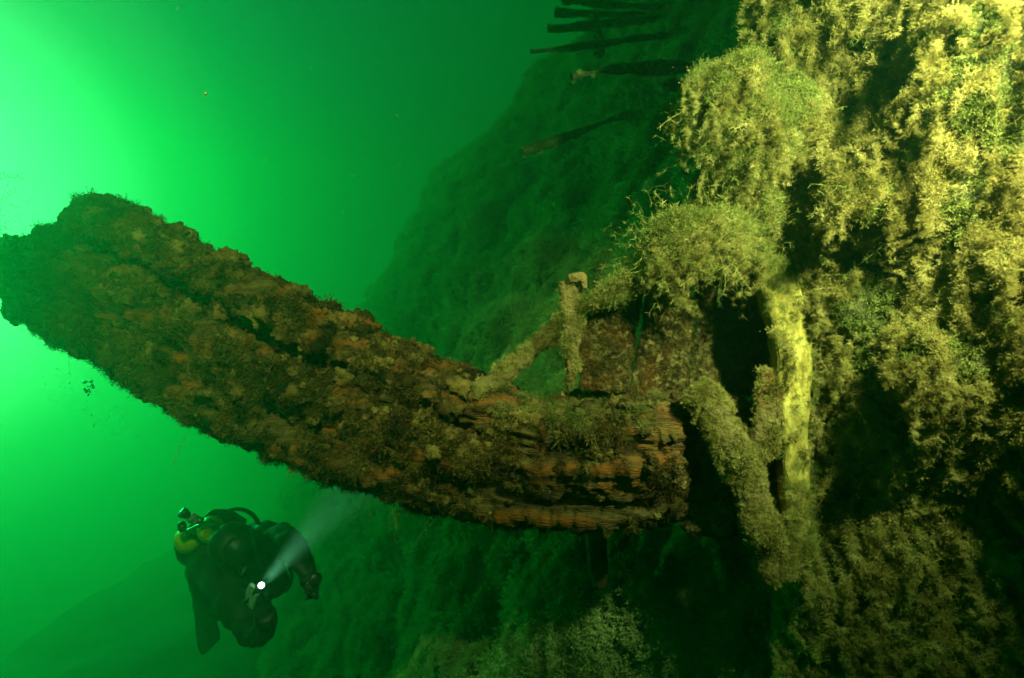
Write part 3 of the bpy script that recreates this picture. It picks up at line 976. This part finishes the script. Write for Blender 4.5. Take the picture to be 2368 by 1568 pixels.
def skin(name, verts, edges, radii, mat, parent, sub=2, root=0, folds=0.0):
    me = bpy.data.meshes.new(name)
    me.from_pydata([tuple(v) for v in verts], edges, [])
    o = bpy.data.objects.new(name, me)
    C.objects.link(o)
    sk = o.modifiers.new('skin', 'SKIN')
    sk.use_smooth_shade = True
    for v, r in zip(me.skin_vertices[0].data, radii):
        v.radius = (r, r) if not isinstance(r, tuple) else r
    me.skin_vertices[0].data[root].use_root = True
    ss = o.modifiers.new('sub', 'SUBSURF'); ss.levels = sub; ss.render_levels = sub
    bpy.context.view_layer.update()
    dg = bpy.context.evaluated_depsgraph_get()
    m2 = bpy.data.meshes.new_from_object(o.evaluated_get(dg))
    bpy.data.objects.remove(o)
    bpy.data.meshes.remove(me)
    m2.name = name
    if folds > 0:
        nv = len(m2.vertices)
        co = np.empty(nv * 3, np.float32); m2.vertices.foreach_get('co', co); co = co.reshape(-1, 3)
        no = np.empty(nv * 3, np.float32); m2.vertices.foreach_get('normal', no); no = no.reshape(-1, 3)
        w = np.abs(fbm(co, 7.0, 3, 401)) * 2 - 0.5
        co = co + no * (folds * w + 0.5 * folds * noise(co, 22, 402))[:, None]
        m2.vertices.foreach_set('co', co.astype(np.float32).ravel())
        m2.update()
    return new_obj(name, m2, mat, parent)


person = thing('person', 'diver in black drysuit facing down and holding a lit torch below the timber', 'person', tuple(D(560, 700, 4.0)))
J = {}
order = []


def j(nm, X, Y, d, r, par=None):
    J[nm] = (len(order), D(X, Y, d), r, par)
    order.append(nm)


j('chest', 590, 640, 3.95, 0.20)
j('waist', 425, 660, 4.22, 0.185, 'chest')
j('pelvis', 470, 800, 4.42, 0.16, 'waist')
j('belly', 830, 760, 3.98, 0.19, 'chest')
j('belly2', 905, 850, 4.0, 0.17, 'belly')
j('belly3', 925, 930, 4.02, 0.12, 'belly2')
j('neck', 625, 580, 3.76, 0.085, 'chest')
j('head', 610, 520, 3.64, 0.115, 'neck')
j('face', 660, 590, 3.52, 0.085, 'head')
j('ls', 820, 480, 3.82, 0.135, 'chest')
j('lu', 990, 490, 3.62, 0.115, 'ls')
j('le', 1120, 575, 3.45, 0.088, 'lu')
j('lf', 1185, 690, 3.40, 0.070, 'le')
j('lw', 1228, 800, 3.36, 0.050, 'lf')
j('lh', 1240, 885, 3.33, 0.064, 'lw')
j('rs', 500, 720, 3.80, 0.155, 'chest')
j('ru', 640, 990, 3.56, 0.118, 'rs')
j('re', 825, 1255, 3.36, 0.088, 'ru')
j('re2', 875, 1180, 3.28, 0.078, 're')
j('rw', 870, 1075, 3.22, 0.05, 're2')
j('rh', 842, 1000, 3.20, 0.042, 'rw')
j('rhip', 430, 880, 4.55, 0.125, 'pelvis')
j('rk', 545, 1060, 4.80, 0.085, 'rhip')
j('ra', 400, 1000, 5.05, 0.055, 'rk')
j('rft', 335, 985, 5.05, 0.05, 'ra')
j('lhip', 600, 870, 4.60, 0.125, 'pelvis')
j('lk', 690, 1000, 4.95, 0.085, 'lhip')
j('la', 610, 930, 5.25, 0.055, 'lk')
j('lft', 570, 960, 5.27, 0.045, 'la')
# fingers: left fist, right hand closed round the torch
for k in range(4):
    j('lfa%d' % k, 1212 + 22 * k, 915 - 2 * k, 3.32 - 0.005 * k, 0.0125, 'lh')
    j('lfb%d' % k, 1206 + 22 * k, 948 - 2 * k, 3.27, 0.0120, 'lfa%d' % k)
    j('lfc%d' % k, 1208 + 22 * k, 925 - 2 * k, 3.235, 0.0115, 'lfb%d' % k)
j('lta', 1195, 885, 3.29, 0.014, 'lh'); j('ltb', 1215, 918, 3.245, 0.012, 'lta')
for k in range(4):
    j('rfa%d' % k, 770 + 14 * k, 960 - 6 * k, 3.185 + 0.012 * k, 0.0125, 'rh')
    j('rfb%d' % k, 742 + 24 * k, 905 - 4 * k, 3.15 + 0.012 * k, 0.0120, 'rfa%d' % k)
    j('rfc%d' % k, 768 + 22 * k, 852 + 2 * k, 3.12 + 0.012 * k, 0.0110, 'rfb%d' % k)
j('rta', 890, 955, 3.20, 0.014, 'rh'); j('rtb', 885, 905, 3.17, 0.012, 'rta')
verts = [J[k_][1] for k_ in order]
radii = [J[k_][2] for k_ in order]
edges = [(J[J[k_][3]][0], J[k_][0]) for k_ in order if J[k_][3]]
skin('body', verts, edges, radii, M['suit'], person, sub=3, folds=0.016)


def cyl_between(name, a, b, r0, r1, mat, parent, seg=28, rings=None):
    """lathe between two points; rings = [(t, r)]"""
    a = Vector(a); b = Vector(b)
    rings = rings or [(0, r0), (1, r1)]
    rings = [(rings[0][0], 0.0005)] + rings + [(rings[-1][0], 0.0005)]
    ax_ = (b - a)
    q_ = ax_.to_track_quat('Z', 'Y')
    V = []
    for t, r in rings:
        for k in range(seg):
            an = 2 * math.pi * k / seg
            V.append(a + ax_ * t + q_ @ Vector((math.cos(an) * r, math.sin(an) * r, 0)))
    me = mesh_np(name, [tuple(v) for v in V], grid_faces(len(rings), seg, True))
    bm = bmesh.new(); bm.from_mesh(me); bmesh.ops.recalc_face_normals(bm, faces=bm.faces[:]); bm.to_mesh(me); bm.free()
    o = new_obj(name, me, mat, parent)
    return o


def hose(name, pts, r, mat, parent, nseg=60):
    pts = np.array([tuple(p) for p in pts], float)
    seg = np.linspace(0, len(pts) - 1, nseg)
    k = np.arange(len(pts))
    Cn = np.stack([np.interp(seg, k, pts[:, c]) for c in range(3)], -1)
    for _ in range(40):
        Cn[1:-1] = 0.25 * Cn[:-2] + 0.5 * Cn[1:-1] + 0.25 * Cn[2:]
    P, Nn = tube([tuple(c) for c in Cn], [r] * len(Cn), nseg=nseg, nring=12, amp=0.0, cap=True)
    me = mesh_np(name, P.reshape(-1, 3), grid_faces(P.shape[0], P.shape[1], True))
    return new_obj(name, me, mat, parent)


# hood with mask and regulator
o, P, Nn = ellipsoid('hood', D(612, 520, 3.63), (0.13, 0.145, 0.135), 0.3, M['suit'], person, seed=3, amp=0.012, n=(30, 40), fs=9)
fd = (D(735, 655, 3.40) - D(612, 520, 3.63)).normalized()
fc = D(612, 520, 3.63)
cyl_between('mask_skirt', fc + fd * 0.085, fc + fd * 0.155, 0.085, 0.07, M['rubber'], person, rings=[(0, .088), (.6, .085), (1, .074)])
cyl_between('mask_lens', fc + fd * 0.150, fc + fd * 0.158, 0.066, 0.066, M['rubber'], person)
o = hose('hood_strap', [fc + Vector((-0.13, -0.02, 0.03)), fc + Vector((-0.09, -0.11, -0.02)), fc + fd * 0.10 + Vector((-0.06, 0, -0.03))], 0.009, M['strapgrey'], person, 30)
# cuffs, wrist computer, elbow patch, arm seam, buckles
cyl_between('wrist_cuff', D(1222, 775, 3.37), D(1232, 822, 3.35), 0.056, 0.054, M['rubber'], person, rings=[(0, .055), (.1, .06), (.9, .06), (1, .052)])
cyl_between('wrist_computer', D(1262, 790, 3.31), D(1275, 792, 3.285), 0.035, 0.03, M['rubber'], person, rings=[(0, .036), (.7, .036), (1, .028)])
cyl_between('wrist_cuff', D(880, 1110, 3.24), D(868, 1060, 3.21), 0.056, 0.054, M['rubber'], person, rings=[(0, .056), (.1, .062), (.9, .060), (1, .052)])
o, F_, N_ = strip_slab('elbow_patch', [((450 + X / 2.672) * .789, (1400 + Y / 2.672) * .789) for X, Y in ((752, 1170), (726, 1215), (745, 1275))],
                       [((450 + X / 2.672) * .789, (1400 + Y / 2.672) * .789) for X, Y in ((770, 1185), (752, 1225), (785, 1285))], [3.30, 3.28, 3.27], 0.02, M['strapgrey'], person, nu=8, nv=16, amp=0.003, jag=0.003)
hose('arm_seam', [D(440, 850, 3.70), D(520, 1010, 3.60), D(600, 1120, 3.52), D(700, 1270, 3.42)], 0.010, M['strapgrey'], person, 40)
cyl_between('strap_buckle', D(465, 560, 3.60), D(505, 510, 3.60), 0.012, 0.012, M['chrome'], person)
cyl_between('strap_buckle', D(692, 760, 3.62), D(722, 690, 3.62), 0.011, 0.011, M['strapgrey'], person)
cyl_between('exhaust_valve', D(808, 540, 3.70), D(812, 542, 3.66), 0.026, 0.02, M['strapgrey'], person)
cyl_between('inflator_valve', D(925, 1045, 3.86), D(950, 1062, 3.84), 0.018, 0.014, M['rubber'], person)
# gloved right hand edges: fingers painted pale for the torch light spilling on them
for (a_, b_, c_) in [((768, 838, 3.09), (738, 905, 3.12), (742, 985, 3.15)), ((790, 850, 3.09), (762, 920, 3.12), (766, 1010, 3.15)), ((812, 905, 3.10), (786, 960, 3.12), (775, 1015, 3.15))]:
    hose('glove_finger', [D(*a_), D(*b_), D(*c_)], 0.013, M['glove'], person, 24)
for pts_ in ([(560, 470, 3.74), (650, 640, 3.60), (700, 800, 3.72)], [(760, 400, 3.66), (800, 560, 3.60), (840, 720, 3.74)], [(380, 640, 4.02), (430, 760, 4.05), (520, 880, 4.10)]):
    hose('harness_strap', [D(*q_) for q_ in pts_], 0.016, M['strapgrey'], person, 30)
# fins
def fin(outL, outR, d, nm='fin'):
    f_ = lambda X, Y: ((450 + X / 2.672) * .789, (1400 + Y / 2.672) * .789)
    o, a, b = strip_slab(nm, [f_(*p_) for p_ in outL], [f_(*p_) for p_ in outR], d, 0.018, M['fin'], person, nu=20, nv=40, amp=0.01, jag=0.002)
    return o
fin([(300, 930), (298, 1000), (318, 1100), (330, 1250), (345, 1330), (372, 1392)], [(345, 915), (430, 985), (472, 1090), (512, 1210), (508, 1275), (400, 1386)], [5.02, 5.0, 4.98, 4.96, 4.95, 4.95])
fin([(560, 960), (565, 1010), (580, 1060), (600, 1100)], [(600, 950), (640, 1010), (660, 1060), (640, 1110)], [5.28, 5.3, 5.32, 5.35])

# twin tanks on the back
scuba = thing('scuba_set', 'twin tank set with yellow tank shoulders on the back of the diver', 'scuba set', tuple(D(350, 500, 4.2)))
tdir = (D(455, 620, 4.55) - D(458, 385, 3.72)).normalized()
for X, Y, d in ((458, 380, 3.70), (270, 462, 3.80)):
    a = D(X, Y, d)
    o = cyl_between('tank', a + tdir * 0.10, a + tdir * 0.62, 0.09, 0.09, M['rubber'], scuba, rings=[(0, .091), (.9, .091), (1, .07)])
    cyl_between('tank_shoulder', a - tdir * 0.035, a + tdir * 0.10, .03, .09, M['tankyellow'], o,
                rings=[(0, .022), (0.08, .04), (0.25, .062), (0.5, .08), (0.75, .087), (1, .0905)])
    cyl_between('tank_valve', a - tdir * 0.085, a - tdir * 0.03, .018, .02, M['chrome'], o, rings=[(0, .015), (0.3, .019), (1, .021)])
cyl_between('manifold', D(255, 420, 3.68), D(445, 335, 3.60), .012, .012, M['chrome'], scuba)
cyl_between('valve_stem', D(345, 345, 3.60), D(285, 305, 3.57), .03, .03, M['strapgrey'], scuba, rings=[(0, .018), (.15, .03), (.45, .032), (.5, .024), (.6, .03), (1, .03)])
cyl_between('valve_knob', D(275, 300, 3.57), D(212, 266, 3.54), .03, .03, M['rubber'], scuba, rings=[(0, .02), (.2, .027), (.35, .022), (.45, .031), (.9, .032), (1, .026)])
cyl_between('valve_knob', D(250, 375, 3.64), D(196, 392, 3.61), .03, .03, M['rubber'], scuba, rings=[(0, .024), (.15, .034), (.85, .034), (1, .026)])
cyl_between('first_stage', D(352, 340, 3.60), D(372, 330, 3.57), .018, .018, M['chrome'], scuba)
hose('hose', [D(500, 300, 3.86), D(555, 262, 3.83), D(650, 238, 3.80), D(740, 258, 3.76), D(800, 310, 3.72), D(830, 380, 3.70)], 0.0135, M['rubber'], scuba)
hose('hose', [D(300, 375, 3.84), D(255, 420, 3.82), D(235, 500, 3.84), D(250, 580, 3.9)], 0.0125, M['rubber'], scuba)
hose('hose', [D(1060, 700, 3.72), D(1085, 760, 3.70), D(1075, 830, 3.72), D(1030, 890, 3.78)], 0.011, M['rubber'], scuba)
hose('tank_frame', [D(192, 450, 3.98), D(178, 480, 3.97), D(200, 545, 4.0)], 0.008, M['chrome'], scuba, 20)
o, P, Nn = tube_obj('wing', [D(400, 320, 3.80), D(470, 272, 3.78), D(570, 300, 3.80), D(690, 370, 3.84)], [.012, .026, .05, .05], M['suit'], scuba, nseg=30, nring=20, amp=0.006, fs=12, seed=2)

# torch
torch = thing('torch', 'small lit torch in the right hand of the diver', 'torch', tuple(D(820, 880, 3.12)))
la = D(843, 842, 3.10)
tgt = PX(925, 1005, 2.72)
td = (tgt - la).normalized()
td_vis = (td * 0.55 + (Vector((0, 0, 0)) - la).normalized() * 0.45).normalized()
cyl_between('barrel', la - td * 0.17, la - td * 0.012, .017, .025, M['rubber'], torch, rings=[(0, .016), (.05, .018), (.6, .018), (.75, .026), (.97, .028), (1, .026)])
lens = bpy.data.materials.new('lit_lens')
lens.use_nodes = True
lb = lens.node_tree.nodes['Principled BSDF']
lb.inputs['Base Color'].default_value = (0.9, 0.95, 1, 1)
lb.inputs['Emission Color'].default_value = (1.0, 1.0, 0.98, 1)
lb.inputs['Emission Strength'].default_value = 14
o, P, Nn = ellipsoid('lens', la, (0.016, 0.016, 0.016), 0, lens, torch, amp=0.0, n=(16, 20))
tl = bpy.data.lights.new('torch_light', 'SPOT')
tl.energy = 400
tl.color = (1.0, 0.70, 0.72)
tl.spot_size = math.radians(22)
tl.spot_blend = 1.0
tl.shadow_soft_size = 0.03
tlo = bpy.data.objects.new('torch_light', tl)
C.objects.link(tlo)
tlo.location = la + td * 0.03
tlo.rotation_euler = td.to_track_quat('-Z', 'Y').to_euler()

# ------------------------------------------------------------------ bubbles and drifting specks
M['bubble'] = bpy.data.materials.new('air_bubble')
M['bubble'].use_nodes = True
bb = M['bubble'].node_tree.nodes['Principled BSDF']
bb.inputs['Base Color'].default_value = (0.9, 0.95, 0.92, 1)
bb.inputs['Metallic'].default_value = 0.2
bb.inputs['Roughness'].default_value = 0.08


def spheres(name, centres, radii, mat, sub=1):
    bm = bmesh.new()
    bmesh.ops.create_icosphere(bm, subdivisions=sub, radius=1.0)
    P0 = np.array([v.co[:] for v in bm.verts]); F0 = np.array([[v.index for v in f.verts] for f in bm.faces])
    bm.free()
    V = (P0[None] * np.asarray(radii)[:, None, None] + np.asarray(centres)[:, None]).reshape(-1, 3)
    F = (F0[None] + (np.arange(len(centres)) * len(P0))[:, None, None]).reshape(-1, 3)
    return new_obj(name, mesh_np(name, V, F), mat)


cs = []; rs = []
for _ in range(16):
    cs.append(tuple(PX(205 + rng.normal(0, 9), 897 + rng.normal(0, 8), 3.6 + rng.normal(0, .03)))); rs.append(rng.uniform(0.004, 0.012))
for _ in range(46):
    t = rng.random()
    cs.append(tuple(PX(110 + 190 * t + rng.normal(0, 30), 850 + 160 * t + rng.normal(0, 25), 3.6 + rng.normal(0, .1)))); rs.append(rng.uniform(0.0015, 0.004))
o = spheres('air_bubbles', cs, rs, M['bubble'], 2)
tag(o, 'loose string of small air bubbles rising below the left end of the timber', 'bubbles', kind='stuff')
cs = []; rs = []
while len(cs) < 1900:
    x, y = rng.uniform(-120, 95), rng.uniform(395, 640)
    if rng.random() < math.exp(-((x + 20 - (y - 400) * 0.05) / 62) ** 2) * (0.35 + 0.9 * max(0, float(noise(np.array([x / 22., y / 22., 0]), 1.0, 3)))):
        cs.append(tuple(PX(x, y, 4.6 + rng.normal(0, .15)))); rs.append(rng.uniform(0.0012, 0.0042))
M['fizz'] = plain('fine_fizz', (0.22, 0.30, 0.24), rough=0.3)
o = spheres('bubble_plume', cs, rs, M['fizz'], 1)
tag(o, 'plume of tiny exhaled bubbles rising at the left edge behind the timber', 'bubbles', kind='stuff')
cs = []; rs = []
for _ in range(1500):
    d = rng.uniform(0.7, 4.5)
    cs.append(tuple(PX(rng.uniform(-100, 2450), rng.uniform(-60, 1640), d))); rs.append(rng.uniform(0.0003, 0.0009) * d ** 0.6)
cs.append(tuple(PX(475, 217, 1.6))); rs.append(0.0045)
o = spheres('drifting_specks', cs, rs, M['growth'], 1)
tag(o, 'tiny specks of silt drifting in the water', 'silt', kind='stuff')

# ------------------------------------------------------------------ the water itself
bm = bmesh.new()
bmesh.ops.create_cube(bm, size=1.0)
for v in bm.verts:
    v.co = Vector((-2.5 + v.co.x * 15.6, 8.4 + v.co.y * 22.4, -0.8 + v.co.z * 13.6))
me = bpy.data.meshes.new('haze'); bm.to_mesh(me); bm.free()
hm = bpy.data.materials.new('green_water')
hm.use_nodes = True
hn = hm.node_tree.nodes
hn.remove(hn['Principled BSDF'])
pv = hn.new('ShaderNodeVolumePrincipled')
pv.inputs['Color'].default_value = (0.055, 0.25, 0.13, 1)
pv.inputs['Absorption Color'].default_value = (0.0, 0.78, 0.25, 1)
pv.inputs['Density'].default_value = 0.205
pv.inputs['Anisotropy'].default_value = 0.72
hm.node_tree.links.new(pv.outputs[0], hn['Material Output'].inputs['Volume'])
haze = new_obj('haze', me, hm, smooth=False)
tag(haze, 'murky green water fading everything far', 'water', kind='stuff')
